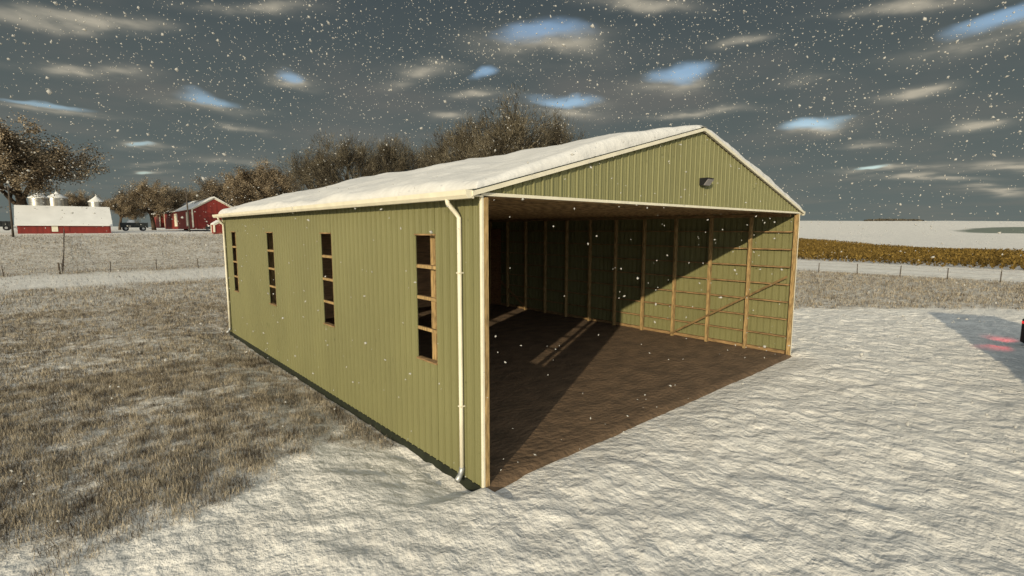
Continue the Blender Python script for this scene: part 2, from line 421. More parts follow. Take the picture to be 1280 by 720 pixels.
# trusses
tr = MB(); zb = 4.66
tr.beam((.2, 0, zb), (W-.2, 0, zb), .045, .12)
for s in (0, 1):
    f = (lambda x: x) if s == 0 else (lambda x: W-x)
    zz = lambda x: 4.73+RISE*x-.17
    tr.beam((f(.9), 0, zz(.9)), (f(W/2), 0, zz(W/2)), .045, .12)
    for xa, xb in ((1.6, 2.6), (3.6, 2.6), (3.6, 4.6), (5.6, 4.6)):
        tr.beam((f(xa), 0, zb+.03), (f(xb), 0, zz(xb)), .035, .08)
tr.beam((W/2, 0, zb), (W/2, 0, 4.73+RISE*W/2-.17), .035, .09)
first = None
for k in range(1, 25):
    y = k*BAY/2
    if first is None: first = tr.build('roof_truss', M_WOODX, shed); first.location = (0, y, 0)
    else:
        c = first.copy(); C.objects.link(c); c.parent = shed; c.location = (0, y, 0)
# low ceiling boards under the trusses, first bays
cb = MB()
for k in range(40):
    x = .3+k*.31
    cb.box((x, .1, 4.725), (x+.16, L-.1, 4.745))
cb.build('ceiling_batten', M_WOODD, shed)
# plank panel on the far wall
pp = MB()
for k in range(14):
    pp.box((W-.262, 14.55, .02+k*.295), (W-.228, 16.0, .02+k*.295+.285))
pp.build('plank_panel', M_WOODD, shed)
# windows: timber lined openings with wire mesh panes
for (y0, y1) in WIN:
    wf = MB(); t = .022
    wf.box((-.034, y0-.01, WZ[1]-.005), (.05, y1+.01, WZ[1]+t)); wf.box((-.034, y0-.01, WZ[0]-t), (.05, y1+.01, WZ[0]+.005))
    wf.box((-.006, y0-.001, WZ[0]+.005), (.03, y0+.006, WZ[1]-.005))
    fr = wf.build('window', M_WOODX, shed)
    for k in range(1, 4):
        z = WZ[0]+(WZ[1]-WZ[0])*k/4
        MB().box((-.004, y0+.006, z-.028), (.026, y1-.006, z+.028)).build('glazing_bar', M_WOOD, fr)
# wall light
wl = MB(); wl.add([(6.43, -.02, 5.29), (6.76, -.02, 5.29), (6.76, -.02, 5.12), (6.43, -.02, 5.12), (6.43, -.22, 5.29), (6.76, -.22, 5.29), (6.76, -.09, 5.12), (6.43, -.09, 5.12)],
    [(0,1,2,3),(4,7,6,5),(0,4,5,1),(3,2,6,7),(0,3,7,4),(1,5,6,2)])
w_ = wl.build('wall_light', M_BLACK, shed, bevel=.008)
MB().add([(6.47, -.214, 5.262), (6.73, -.214, 5.262), (6.73, -.11, 5.13), (6.47, -.11, 5.13), (6.47, -.226, 5.255), (6.73, -.226, 5.255), (6.73, -.122, 5.123), (6.47, -.122, 5.123)],
    [(0,1,2,3),(4,7,6,5),(0,4,5,1),(3,2,6,7),(0,3,7,4),(1,5,6,2)]).build('lens', M_LENS, w_)

# roof snow
nxr, nyr = 150, 170
gx_ = np.linspace(-.13, W+.13, nxr); gy_ = np.linspace(-.045, L+.045, nyr)
def clus(n, a, b_): t = np.linspace(0, 1, n); t = .5-.5*np.cos(np.pi*t)*(1-.35*(1-np.abs(np.cos(np.pi*t)))); t = (t-t[0])/(t[-1]-t[0]); return a+(b_-a)*t
gx_ = clus(nxr, -.13, W+.13); gy_ = clus(nyr, -.045, L+.045)
GX, GY = np.meshgrid(gx_, gy_)
de = np.minimum(np.minimum(GX+.13, W+.13-GX), np.minimum(GY+.045, L+.045-GY)); r_ = .17
edge = np.sqrt(np.clip(1-(1-np.clip(de/r_, 0, 1))**2, 0, 1))
slopepos = np.minimum(GX, W-GX)/(W/2)
th = .115+.12*np.sin(np.pi*np.clip(slopepos*.93+.05, 0, 1))**.8+.10*fbm(GX*.42+3, GY*.34, 3)+.012*fbm(GX*3, GY*3, 2)
th = np.clip(th, .07, 1)
zr = 4.73+RISE*np.minimum(GX, W-GX)
zr = np.where(np.abs(GX-W/2) < .35, zr-.02*(1-np.abs(GX-W/2)/.35), zr)
wob = .02*fbm(GX*2.5+8, GY*2.5, 2)
top = np.stack([GX, GY, zr+.004+th*edge], -1)
top[..., 1] += np.where(GY < .3, wob*(GY < .05), 0)
bot = np.stack([GX, GY, 4.73+RISE*np.minimum(GX, W-GX)+.003], -1)
Vt = np.concatenate([top.reshape(-1, 3), bot.reshape(-1, 3)]); N0 = nxr*nyr
ii, jj = np.meshgrid(np.arange(nxr-1), np.arange(nyr-1)); q = (jj*nxr+ii).ravel()
Ft = np.stack([q, q+1, q+nxr+1, q+nxr], 1); Fb = np.stack([q+N0, q+nxr+N0, q+nxr+1+N0, q+1+N0], 1)
rs = npmesh('roof_snow', Vt, np.concatenate([Ft, Fb]), M_ROOFSNOW, smooth=True)
tag(rs, 'thick smooth blanket of snow lying on the roof of the olive green shed', 'snow')

# ------------------------------------------------------------------ farm behind
def gz(x, y): return float(gh(np.array([x]), np.array([y]), False)[0])
def place(u, Y):
    d = ray(u, 290); t = (Y-CAM[1])/d[1]; x = CAM[0]+t*d[0]; return x, Y, gz(x, Y)
def gable_building(name, label, cat, x0, x1, y0, y1, z0, wallh, rise, ridge_along_x, over=.25, doors=()):
    """open coded barn; returns root"""
    root = empty(name, ((x0+x1)/2, (y0+y1)/2, z0)); tag(root, label, cat)
    hx, hy = (x1-x0)/2, (y1-y0)/2; h = wallh
    def T(a, b_, c): return (a, b_, c) if ridge_along_x else (b_, a, c)
    A, B = (hx, hy) if ridge_along_x else (hy, hx)
    wb = MB()
    pr = [(-B, -.6), (B, -.6), (B, h), (0, h+rise), (-B, h)]
    wb.add([T(-A, p, z) for p, z in pr]+[T(A, p, z) for p, z in pr], [(0, 1, 2, 3, 4), (9, 8, 7, 6, 5)]+[(i, 5+i, 5+(i+1) % 5, (i+1) % 5) for i in range(5)])
    wb.build('wall', M_RED, root)
    for s in (-1, 1):
        rb = MB(); sl = rise/B; b0 = B+over; z_e = h-sl*over
        vs = []
        for a_ in (-A-over, A+over):
            vs += [T(a_, s*b0, z_e+.03), T(a_, 0, h+rise+.03), T(a_, 0, h+rise+.30), T(a_, s*(b0-.05), z_e+.26), T(a_, s*b0, z_e+.18)]
        rb.add(vs, [(0, 1, 2, 3, 4), (9, 8, 7, 6, 5)]+[(i, 5+i, 5+(i+1) % 5, (i+1) % 5) for i in range(5)])
        rb.build('roof', M_FARSNOW, root)
    for a_ in (-A, A):
        for b_ in (-B, B):
            c = T(a_, b_, 0); MB().box((c[0]-.12, c[1]-.12, -.3), (c[0]+.12, c[1]+.12, h-.02)).build('corner_board', M_CREAM, root) if name != 'red_barn' or not ridge_along_x else None
    for a_ in (-A-.02, A+.02):
        for s in (-1, 1):
            MB().beam(T(a_, s*B, h-.1), T(a_, 0, h+rise-.1), .08, .2).build('rake_board', M_CREAM, root)
    return root
x0 = place(22, 96)[0]; x1 = place(139, 96)[0]; zb_ = gz((x0+x1)/2, 98)
zb_ = float(atp(80, 289.5, 1, 96)[2])
lowbarn = gable_building('red_barn', 'low red barn with a wide steep snow-covered roof, behind the wire fence', 'barn', x0, x1, 96, 103, zb_, float(atp(80, 281, 1, 96)[2])-zb_, float(atp(80, 258, 1, 99.5)[2]-atp(80, 281, 1, 96)[2])-.25, True)
for fx in (.38, .5, .95):
    x = -(x1-x0)/2+(x1-x0)*fx
    d = MB().box((x-.35, -3.56, .0), (x+.35, -3.52, 1.0)).build('door', M_CREAM if fx < .4 else M_RED, lowbarn)
# tall red barn seen on its corner
Yb = 112
cx_, cy_, _ = place(242, Yb); xr, _, _ = place(297, Yb)
zc = float(atp(242, 282.5, 1, Yb)[2])
tall = gable_building('red_barn', 'taller red barn with white corner trim and snowy gable roof behind the green shed', 'barn', cx_, xr, Yb, Yb+38, zc,
    float(atp(242, 261, 1, Yb)[2])-zc, float(atp(270, 247.5, 1, Yb)[2]-atp(242, 261, 1, Yb)[2]), False)
hx = (xr-cx_)/2
for (ya, yb) in ((-15.5, -12.5), (-1.0, 3)):
    MB().box((-hx-.12, ya, 0), (-hx-.03, yb, 2.9)).build('barn_door', M_CREAM, tall)
# lean-to barn beyond
xl = place(222, 156)[0]
zl = float(atp(210, 282, 1, 156)[2])
lean = gable_building('red_barn', 'small farthest red barn with a low snowy roof left of the taller barn', 'barn', place(201, 154)[0], xl, 154, 166, zl, 3.2, 1.8, False)
MB().box((-.3, -6.1, 0), (.5, -6.03, 2.6)).build('barn_door', M_CREAM, lean)
# tiny red outbuilding
xa = place(268, 92)[0]; xb = place(276, 92)[0]; zz_ = float(atp(271, 288, 1, 92)[2])
tiny = gable_building('red_shed', 'tiny red outbuilding with white trim at the far corner of the green shed', 'shed', xa, xb+.6, 92, 94, zz_, 1.0, .45, False, .12)

# grain bins
def grain_bin(u0, u1, vt, vap, Y, label):
    xa, xb = place(u0, Y)[0], place(u1, Y)[0]; r = (xb-xa)/2; x = (xa+xb)/2; z0 = gz(x, Y)
    zt = float(atp((u0+u1)/2, vt, 1, Y-r)[2])-z0; za = float(atp((u0+u1)/2, vap, 1, Y)[2])-z0
    root = empty('grain_bin', (x, Y, z0)); tag(root, label, 'grain bin', 'grain bins behind the low red barn')
    bw = MB(); n = 40; rows = 28
    for j in range(rows+1):
        rr = r+.05*(j % 2); z = zt*j/rows
        for k in range(n): bw.v.append((rr*math.cos(2*math.pi*k/n), rr*math.sin(2*math.pi*k/n), z))
    for j in range(rows):
        for k in range(n): bw.f.append((j*n+k, j*n+(k+1) % n, (j+1)*n+(k+1) % n, (j+1)*n+k))
    bw.build('bin_wall', M_BIN, root, smooth=True)
    rf = MB(); rf.tube([(0, 0, zt-.02), (0, 0, zt+.12), (0, 0, zt+(za-zt)*.55), (0, 0, za-.15), (0, 0, za)], [r+.12, r+.12, r*.52, r*.14, r*.1], 40)
    rf.build('roof', M_FARSNOW, root)
    for k in range(10):
        t = 2*math.pi*k/10; MB().box((r*math.cos(t)-.05, r*math.sin(t)-.05, 0), (r*math.cos(t)+.05, r*math.sin(t)+.05, zt)).build('stiffener', M_GALV, root) if k < 0 else None
    MB().tube([(0, 0, za), (0, 0, za+.35)], r*.09, 10).build('vent_cap', M_GALV, root)
grain_bin(40, 66, 247.5, 240.5, 138, 'leftmost shiny grain bin, half behind the oak trunk')
grain_bin(62, 89, 247.5, 240, 144, 'second grain bin from the left, broad with a flat snow cone')
grain_bin(87, 103, 249.5, 243, 152, 'darker grain bin third from the left')
grain_bin(114, 134, 252.5, 245, 140, 'small squat grain bin with round snow cap near the right end of the low barn')

# utility poles
def upole(u0, v0, u1, v1, Y, label):
    p = atp(u0, v0, 1, Y); q_ = atp(u1, v1, 1, Y)
    root = empty('utility_pole', tuple(p)); tag(root, label, 'utility pole', 'wooden poles at the farm')
    d = Vector((q_-p).tolist())
    MB().tube([(0, 0, -.6), tuple(d*.5), tuple(d)], [.14, .12, .09], 8).build('pole', M_POLE, root, smooth=True)
    MB().beam((d[0]-.35, d[1], d[2]-.3), (d[0]+.35, d[1], d[2]-.3), .08, .08).build('crossarm', M_POLE, root)
    for s in (-.3, .3): MB().tube([(d[0]+s, d[1], d[2]-.26), (d[0]+s, d[1], d[2]-.12)], .035, 6).build('insulator', M_GALV, root)
upole(16, 291, 10, 232, 90, 'leaning dark utility pole at the left end of the low red barn')
upole(237, 287, 232, 235, 100, 'thin utility pole in front of the taller red barn')

# farm wagons
def farm_wagon(x, y, z, ln, label):
    root = empty('farm_wagon', (x, y, z)); tag(root, label, 'wagon', 'dark wagons parked at the farm')
    b_ = MB(); h = ln/2
    b_.box((-h, -1.0, .55), (h, 1.0, .62)); b_.box((-h, -1.03, .62), (h, -.97, 1.35)); b_.box((-h, .97, .62), (h, 1.03, 1.35)); b_.box((-h, -.97, .62), (-h+.06, .97, 1.35)); b_.box((h-.06, -.97, .62), (h, .97, 1.35))
    for k in range(7): xx = -h+ln*k/6; b_.box((xx-.05, -1.09, .55), (xx+.05, -1.03, 1.38))
    b_.build('cargo_box', M_DARK, root)
    ld = MB(); ld.tube([(-h*.5, 0, 1.1), (-h*.3, 0, 1.25), (0, 0, 1.3), (h*.1, 0, 1.1)], [.3, .6, .5, .2], 10); ld.build('snow_load', M_FARSNOW, root, smooth=True)
    for sx in (-h*.65, h*.65):
        for sy in (-.85, .85):
            w = MB().tube([(sx, sy-.12, .38), (sx, sy+.12, .38)], .40, 16).build('wheel', M_RUBBER, root)
            MB().tube([(sx, sy-.13, .38), (sx, sy+.13, .38)], .18, 12).build('rim', M_GALV, w)
    MB().beam((h, 0, .5), (h+1.1, 0, .35), .09, .09).build('drawbar', M_BLACK, root)
    return root
p = atp(168, 288.5, 1, 100); fw = farm_wagon(p[0], 100, p[2], 3.6, 'long low black wagon parked in snow right of the low red barn')
p = atp(-5, 288, 1, 100); f2 = copy_tree(fw); f2.location = tuple(p); f2['label'] = 'dark wagon cut off by the left edge beyond the utility pole'
p = atp(262.5, 287.5, 1, 104); f3 = copy_tree(fw); f3.location = tuple(p); f3.scale = (.36, .5, .5); f3['label'] = 'small dark cart standing between the taller barn and the tiny red outbuilding'

# ------------------------------------------------------------------ fences
def fence(name, label, P, wires, ph, pw=.045, heavy=()):
    root = empty(name, tuple(P[0])); tag(root, label, 'fence')
    o = Vector(P[0])
    for i, p_ in enumerate(P):
        a_ = Vector(p_)-o; k = 1.9 if i in heavy else 1
        lean_ = Vector((random.uniform(-.04, .04), random.uniform(-.04, .04), ph*(1.0+random.uniform(-.06, .06))*(1.08 if k > 1 else 1)))
        MB().tube([a_-Vector((0, 0, .3)), a_+lean_], [pw*k, pw*k*.85], 8).build('post', M_POLE, root)
    for wz in wires:
        wb = MB()
        for p_, q_ in zip(P, P[1:]):
            a_ = Vector(p_)-o+Vector((0, 0, wz)); b_ = Vector(q_)-o+Vector((0, 0, wz)); md = (a_+b_)/2-Vector((0, 0, .03))
            wb.tube([a_, md, b_], .012, 4, False)
        wb.build('wire', M_WIRE, root)
    return root
PL = [(-12.8+k*3.66-3.66*6, 56, gz(-9+k*3.66, 56)) for k in range(0, 32)]
fence('wire_fence', 'low wire fence crossing the field in front of the low red barn', PL, (.25, .6, .98), 1.02, heavy=(8,))
PR = [(49.2, -2.3-3.15*4+k*3.15, gz(49.2, -2.3+k*3.15)) for k in range(0, 22)]
fence('wire_fence', 'low wire fence along the near side of the ochre crop field', PR, (.3, .62, .9), .95)
PD = [(-5.3+.02*k, 58.2+k*2.3, gz(-5.3+.02*k, 58.2+k*2.3)) for k in range(0, 16)]
fence('wire_fence', 'wire fence running away uphill towards the low red barn', PD, (.3, .62, .9), .95)

# ------------------------------------------------------------------ trees
def make_tree(seed, height, spread, leafy):
    rnd = random.Random(seed); tb = MB(); cb_ = MB(); tips = []
    def grow(p, d, ln, rad, lv):
        n = 3; pts = [p]; rr = [rad]; q_ = p.copy(); dd_ = d.copy()
        for i in range(n):
            w = .05 if lv == 0 else .13
            dd_ = (dd_+Vector((rnd.gauss(0, w), rnd.gauss(0, w), rnd.gauss(.03, .08)))).normalized()
            q_ = q_+dd_*ln/n; pts.append(q_.copy()); rr.append(rad*(1-.32*(i+1)/n))
        sides = 8 if lv == 0 else 5 if lv < 3 else 3
        (tb if lv < 2 else cb_).tube(pts, rr, sides, lv < 2)
        if lv >= 3: tips.extend(pts[1:])
        if lv >= (5 if not leafy else 4): return
        nb = {0: 6, 1: 4, 2: 4, 3: 4, 4: 3}[lv]
        for b_i in range(nb):
            t = rnd.uniform(.4, 1.0) if lv else rnd.uniform(.62, 1.0)
            k = min(int(t*n), n-1); base = pts[k].lerp(pts[k+1], t*n-k)
            ang = R(rnd.uniform(25, 62)); az = b_i*2*math.pi/nb+rnd.uniform(-.5, .5)
            if lv == 0 and b_i == 0: ang = R(12)
            a_ = dd_.cross(Vector((.2, .3, .9)) if abs(dd_.z) < .9 else Vector((1, 0, 0))); a_.normalize(); c_ = dd_.cross(a_)
            nd_ = (dd_*math.cos(ang)+(a_*math.cos(az)+c_*math.sin(az))*math.sin(ang))
            nd_.x *= spread; nd_.y *= spread; nd_.z += .10; nd_.normalize()
            grow(base, nd_, ln*rnd.uniform(.66, .84), rr[k]*rnd.uniform(.5, .68), lv+1)
    grow(Vector((0, 0, -.4)), Vector((0, 0, 1)), height*.32, height*.032, 0)
    zt = max(t.z for t in tips); k = height/zt
    for mb in (tb, cb_): mb.v = [(x*k, y*k, z*k) for x, y, z in mb.v]
    T = np.array([tuple(t*k) for t in tips])
    rg = np.random.default_rng(seed)
    per = int((100000 if leafy else 32000)/len(T))+1
    cen = np.repeat(T, per, 0)+rg.normal(0, .030*height if leafy else .026*height, (len(T)*per, 3))
    cl = pnz(cen*.42+seed*3)
    keep = cl > (-.10 if leafy else .02); cen = cen[keep]; n = len(cen)
    if leafy:
        sz = rg.uniform(.06, .145, n)
        a_ = rg.normal(size=(n, 3)); a_ /= np.linalg.norm(a_, axis=1)[:, None]; b_ = np.cross(a_, rg.normal(size=(n, 3))); b_ /= np.linalg.norm(b_, axis=1)[:, None]
        Vq = np.stack([cen-a_*sz[:, None], cen-b_*sz[:, None]*.7, cen+a_*sz[:, None], cen+b_*sz[:, None]*.7], 1).reshape(-1, 3)
    else:
        out = cen-np.array([0, 0, height*.35]); out /= np.linalg.norm(out, axis=1)[:, None]
        a_ = out+rg.normal(0, .6, (n, 3)); a_ /= np.linalg.norm(a_, axis=1)[:, None]; b_ = np.cross(a_, rg.normal(size=(n, 3))); b_ /= np.linalg.norm(b_, axis=1)[:, None]
        ln = rg.uniform(.25, .75, n)[:, None]; w = rg.uniform(.018, .04, n)[:, None]
        Vq = np.stack([cen-b_*w, cen+b_*w, cen+a_*ln+b_*w*.4, cen+a_*ln-b_*w*.4], 1).reshape(-1, 3)
    CV = np.array(cb_.v); Fq = [f for f in cb_.f if len(f) == 4]
    F = np.concatenate([np.array(Fq), np.arange(n*4).reshape(-1, 4)+len(CV)])
    print('tree', seed, 'width', np.percentile(Vq[:, 0], 98)-np.percentile(Vq[:, 0], 2), 'cx', Vq[:, 0].mean(), 'n', n, 'low', np.percentile(Vq[:, 2], 3))
    return tb, np.concatenate([CV, Vq]), F, (M_LEAF if leafy else M_TWIG)
def pnz(p): return pn(p[:, 0]+.37*p[:, 2], p[:, 1]+.61*p[:, 2])+.6*pn(p[:, 0]*.9-p[:, 2]*.8, p[:, 2]*1.1+p[:, 1]*.4)
PROTO = {}
def tree(kind, u, vtop, Y, wpx, label, group, rz):
    x, y, z = place(u, Y); top_ = float(atp(u, vtop, 1, Y)[2]); h = top_-z
    dep = float(np.dot(np.array([x, y, 0])-CAM, FW)); wid = wpx/FPX*dep/math.cos(math.atan((u-640)/FPX))**0
    if kind not in PROTO:
        seed, spr, leafy = {'oak': (5, 1.25, True), 'oak_b': (12, 1.2, True), 'bare': (21, 1.15, False), 'bare_b': (34, 1.2, False)}[kind]
        tb, V_, F_, mt = make_tree(seed, 16.0, spr, leafy)
        root = empty('tree'); root.name = 'oak_tree' if leafy else 'bare_tree'
        t_ = tb.build('trunk', M_BARK, root, smooth=True); c_ = npmesh('crown', V_, F_, mt, root)
        ww = np.percentile(V_[:, 0], 98)-np.percentile(V_[:, 0], 2)
        PROTO[kind] = (root, ww, False)
    root, ww, used = PROTO[kind]
    if used: root = copy_tree(root)
    PROTO[kind] = (PROTO[kind][0], ww, True)
    root.location = (x, y, z); root.rotation_euler = (0, 0, rz)
    sxy = wid/ww; root.scale = (sxy, sxy, h/16.0)
    tag(root, label, 'tree', group)
G1 = 'winter trees behind the farm and the shed'
tree('oak', 38, 153, 110, 132, 'biggest oak with tan and brown dead leaves, over the low red barn', G1, .4)
tree('oak_b', 101, 236, 150, 38, 'small pale tree between the second and third grain bins', G1, 2.0)
tree('oak', 150, 243, 138, 34, 'smallest oak, standing right behind the long black wagon', G1, 2.6)
tree('oak_b', 193, 223, 138, 62, 'round-headed brown oak left of the utility pole by the taller barn', G1, 1.0)
tree('oak', 233, 234, 150, 52, 'dark oak peeping over the roof of the taller red barn, beside the pole', G1, 4.2)
tree('oak_b', 292, 210, 122, 74, 'brown oak right behind the ridge of the taller red barn', G1, 3.3)
tree('oak', 345, 202, 112, 72, 'brown-leaved oak just above the far end of the snowy shed roof', G1, 5.3)
tree('bare', 398, 186, 96, 60, 'lower bare tree at the left end of the bare group behind the roof', G1, .3)
tree('bare_b', 440, 163, 88, 80, 'dark twiggy bare tree second from left of the group behind the roof', G1, 1.9)
tree('bare', 487, 165, 84, 62, 'bare tree third from left behind the middle of the snowy roof', G1, 3.6)
tree('bare_b', 530, 170, 80, 62, 'low bushy bare tree in the dip left of the tallest bare trees', G1, 4.0)
tree('bare', 583, 144, 72, 92, 'bare tree just left of the tallest one behind the roof', G1, 2.2)
tree('bare_b', 645, 121, 60, 128, 'tallest bare tree with fine open twigs above the roof', G1, 5.6)
tree('bare', 698, 138, 56, 66, 'rightmost bare tree sinking behind the roof slope near the gable', G1, 1.2)

# far line of low woodland on the horizon
def far_wood():
    n = 9000; P0 = atp(1085, 274.5, 0, 560); P1 = atp(1150, 274.5, 0, 560)
    t = RNG.random(n); y = P0[1]+(P1[1]-P0[1])*t; x = 560+RNG.normal(0, 6, n)
    hh = 1.1*np.sin(np.pi*t)**.6*(.7+.3*pn(y*.08, x*.01)); z = base_h(x, y)+RNG.random(n)*(hh+.3)
    c = np.stack([x, y, z], 1); a_ = RNG.normal(size=(n, 3))*.5; b_ = RNG.normal(size=(n, 3))*.5
    o = npmesh('far_wood', np.stack([c-a_, c-b_, c+a_, c+b_], 1).reshape(-1, 3), np.arange(n*4).reshape(-1, 4), M_TWIG)
    tag(o, 'thin dark strip of woodland on the snowy horizon at the right', 'woodland', kind='stuff')
far_wood()

# ------------------------------------------------------------------ crop field
def crop():
    cs = []
    for y in np.arange(-14, 62, .76):
        xn = 65.9+max(0, y+2)*.14+.15*math.sin(y*3.1); xf = 104.3+(y+.7)*1.25
        if y < -.7: xf = 104.3+(y+.7)*1.25
        step = .26; n = max(0, int((xf-xn)/step)); x = xn+np.arange(n)*step+RNG.uniform(-.08, .08, n)
        cs.append(np.stack([x, y+RNG.normal(0, .05, n)], 1))
    c = np.concatenate(cs); rep = 5; c = np.repeat(c, rep, 0); n = len(c)
    z0 = base_h(c[:, 0], c[:, 1]); hz = RNG.uniform(.15, 1.15, n)
    hz *= .92+.12*pn(c[:, 0]*.3, c[:, 1]*.3)
    cen = np.stack([c[:, 0]+RNG.normal(0, .06, n), c[:, 1]+RNG.normal(0, .075, n), z0+hz], 1)
    a_ = RNG.normal(size=(n, 3)); a_[:, 2] *= 1.3; a_ /= np.linalg.norm(a_, axis=1)[:, None]; b_ = np.cross(a_, RNG.normal(size=(n, 3))); b_ /= np.linalg.norm(b_, axis=1)[:, None]
    s1 = RNG.uniform(.12, .24, n)[:, None]; s2 = s1*.38
    Vq = np.stack([cen-a_*s1, cen-b_*s2, cen+a_*s1, cen+b_*s2], 1).reshape(-1, 3)
    o = npmesh('crop_field', Vq, np.arange(n*4).reshape(-1, 4), M_CORN)
    tag(o, 'ochre standing crop in straight rows beyond the right-hand fence', 'crop', kind='stuff')
crop()

# ------------------------------------------------------------------ dead grass
def blades(x, y, hmin, hmax, w):
    n = len(x); z = gh(x, y)-.01; h = RNG.uniform(hmin, hmax, n); an = RNG.uniform(0, 2*np.pi, n); ln = RNG.normal(0, .28, (n, 2))*h[:, None]
    dx = np.cos(an)*w; dy = np.sin(an)*w
    V_ = np.stack([np.stack([x-dx, y-dy, z], 1), np.stack([x+dx, y+dy, z], 1), np.stack([x+ln[:, 0]+dx*.3, y+ln[:, 1]+dy*.3, z+h], 1), np.stack([x+ln[:, 0]-dx*.3, y+ln[:, 1]-dy*.3, z+h], 1)], 1)
    return V_.reshape(-1, 3)
def scatter(n, x0, x1, y0, y1, hmin, hmax, w, thr):
    x = RNG.uniform(x0, x1, n); y = RNG.uniform(y0, y1, n)
    az = np.arctan2(x-CAM[0], y-CAM[1]); keep = (az > YAW-.87) & (az < YAW+.87) & ~inside(x, y, .12)
    cl = fbm(x*2.1, y*2.1, 3)*.55+fbm(x*.4, y*.4, 2)*.5; gm = grass_mask(x, y)
    keep &= gm > RNG.random(n)*.9+.05; keep &= cl+RNG.normal(0, .28, n) > thr
    return blades(x[keep], y[keep], hmin, hmax, w)
parts = [scatter(300000, -9, 1, 1.2, 12, .035, .14, .0036, -.06), scatter(200000, -11, 6, 12, 28, .05, .14, .006, -.02),
         scatter(90000, -13, 14, 28, 58, .08, .20, .011, .05), scatter(50000, -16, 25, 58, 92, .1, .24, .018, .1),
         scatter(150000, 14, 51, -8, 26, .07, .19, .010, -.05)]
GV = np.concatenate(parts)
g = npmesh('dead_grass', GV, np.arange(len(GV)).reshape(-1, 4), M_GRASS)
tag(g, 'brown dead grass poking through the snow of the field', 'grass', kind='stuff')

# ------------------------------------------------------------------ falling snow
def flakes():
    n = 34000
    az = YAW+RNG.uniform(-.95, .95, n); rr = 3.6+24*RNG.random(n)**.8
    x = CAM[0]+rr*np.sin(az); y = CAM[1]+rr*np.cos(az); z = RNG.uniform(-.0, 17, n)
    keep = (z > .4) & (z < 4.1+rr*.52) & ~((x > -.5) & (x < W+.5) & (y > -.25) & (y < L+.5) & (z < 7.2))
    keep &= RNG.random(n) < np.clip(.12+.88*(z-3)/4.0, .30, 1)
    x, y, z = x[keep], y[keep], z[keep]; n = len(x); r = (.0125+.017*RNG.random(n)**2)*(.55+.45*np.clip(np.hypot(x-CAM[0], y-CAM[1])/12, 0, 1.3))
    ca = np.stack([x, y, z], 1)
    a_ = RNG.normal(size=(n, 3)); a_ /= np.linalg.norm(a_, axis=1)[:, None]
    b_ = np.cross(a_, RNG.normal(size=(n, 3))); b_ /= np.linalg.norm(b_, axis=1)[:, None]; c_ = np.cross(a_, b_)
    s = [RNG.uniform(.6, 1.35, n)[:, None]*r[:, None] for _ in range(4)]
    s5 = r[:, None]*.45
    V_ = np.stack([ca+a_*s[0], ca+b_*s[1], ca-a_*s[2], ca-b_*s[3], ca+c_*s5, ca-c_*s5], 1).reshape(-1, 3)
    T_ = np.array([(0, 1, 4), (1, 2, 4), (2, 3, 4), (3, 0, 4), (1, 0, 5), (2, 1, 5), (3, 2, 5), (0, 3, 5)])
    F_ = (np.arange(n)[:, None, None]*6+T_[None]).reshape(-1, 3)
    o = npmesh('falling_snow', V_, F_, M_FLAKE); tag(o, 'small white flakes of snow drifting down in the air', 'snowfall', kind='stuff')
flakes()

# ------------------------------------------------------------------ vehicle at the right edge (its shadow and tail lamps reach the picture)
def trailer():
    ang = math.atan2(.302, .953)
    root = empty('farm_trailer', (17.75, -6.35, 0), ang)
    tag(root, 'dark farm trailer parked past the right edge with its red tail lamps lit', 'trailer')
    MB().box((-14.2, -2.5, 1.1), (-.1, 0, 2.95)).build('cargo_box', M_TRUCK, root, bevel=.03)
    ribs_ = MB()
    for k in range(12): ribs_.box((-14+k*1.2, -.001, 1.12), (-13.9+k*1.2, .05, 2.9))
    ribs_.build('side_rib', M_TRUCK, root)
    MB().box((-14, -2.1, .75), (3.0, -.35, 1.08)).build('chassis', M_BLACK, root, bevel=.02)
    for x in (-12.6, -2.6, -1.3):
        for y in (-2.3, -.3):
            w = MB().tube([(x, y-.2, .5), (x, y+.2, .5)], .52, 24).build('wheel', M_RUBBER, root, bevel=.04)
            MB().tube([(x, y-.21, .5), (x, y+.21, .5)], .26, 16).build('rim', M_GALV, w)
    em, nt_, bb = new_mat('red_lamp'); bb.inputs['Base Color'].default_value = (.5, .01, .01, 1); bb.inputs['Emission Color'].default_value = (1, .03, .03, 1); bb.inputs['Emission Strength'].default_value = .7
    MB().box((2.6, -2.2, .82), (2.98, .50, .94)).build('cross_beam', M_BLACK, root)
    for y, zz in ((.18, .82), (-2.1, .82)):
        fl_ = MB().box((2.70, y-.02, .12), (3.05, y+.34, .95)); fl_.build('mudflap', M_RUBBER, root, bevel=.02)
        MB().box((2.80, y+.345, .80), (2.94, y+.375, .88)).build('tail_light', em, root)
    return root
trl = trailer()
def red_spot(loc, tgt, size, e):
    ld = bpy.data.lights.new('tail_lamp', 'SPOT'); ld.energy = e; ld.color = (1, .07, .09); ld.spot_size = R(size); ld.spot_blend = 1; ld.shadow_soft_size = .03
    o = bpy.data.objects.new('tail_lamp', ld); C.objects.link(o); o.location = loc
    o.rotation_euler = (Vector(tgt)-Vector(loc)).to_track_quat('-Z', 'Y').to_euler()
for (u, v) in ((1252, 424.5), (1245, 433.5)):
    t_ = atp(u, v, 2, 0); red_spot((20.30, -4.80, .98), tuple(t_), 46, 60)

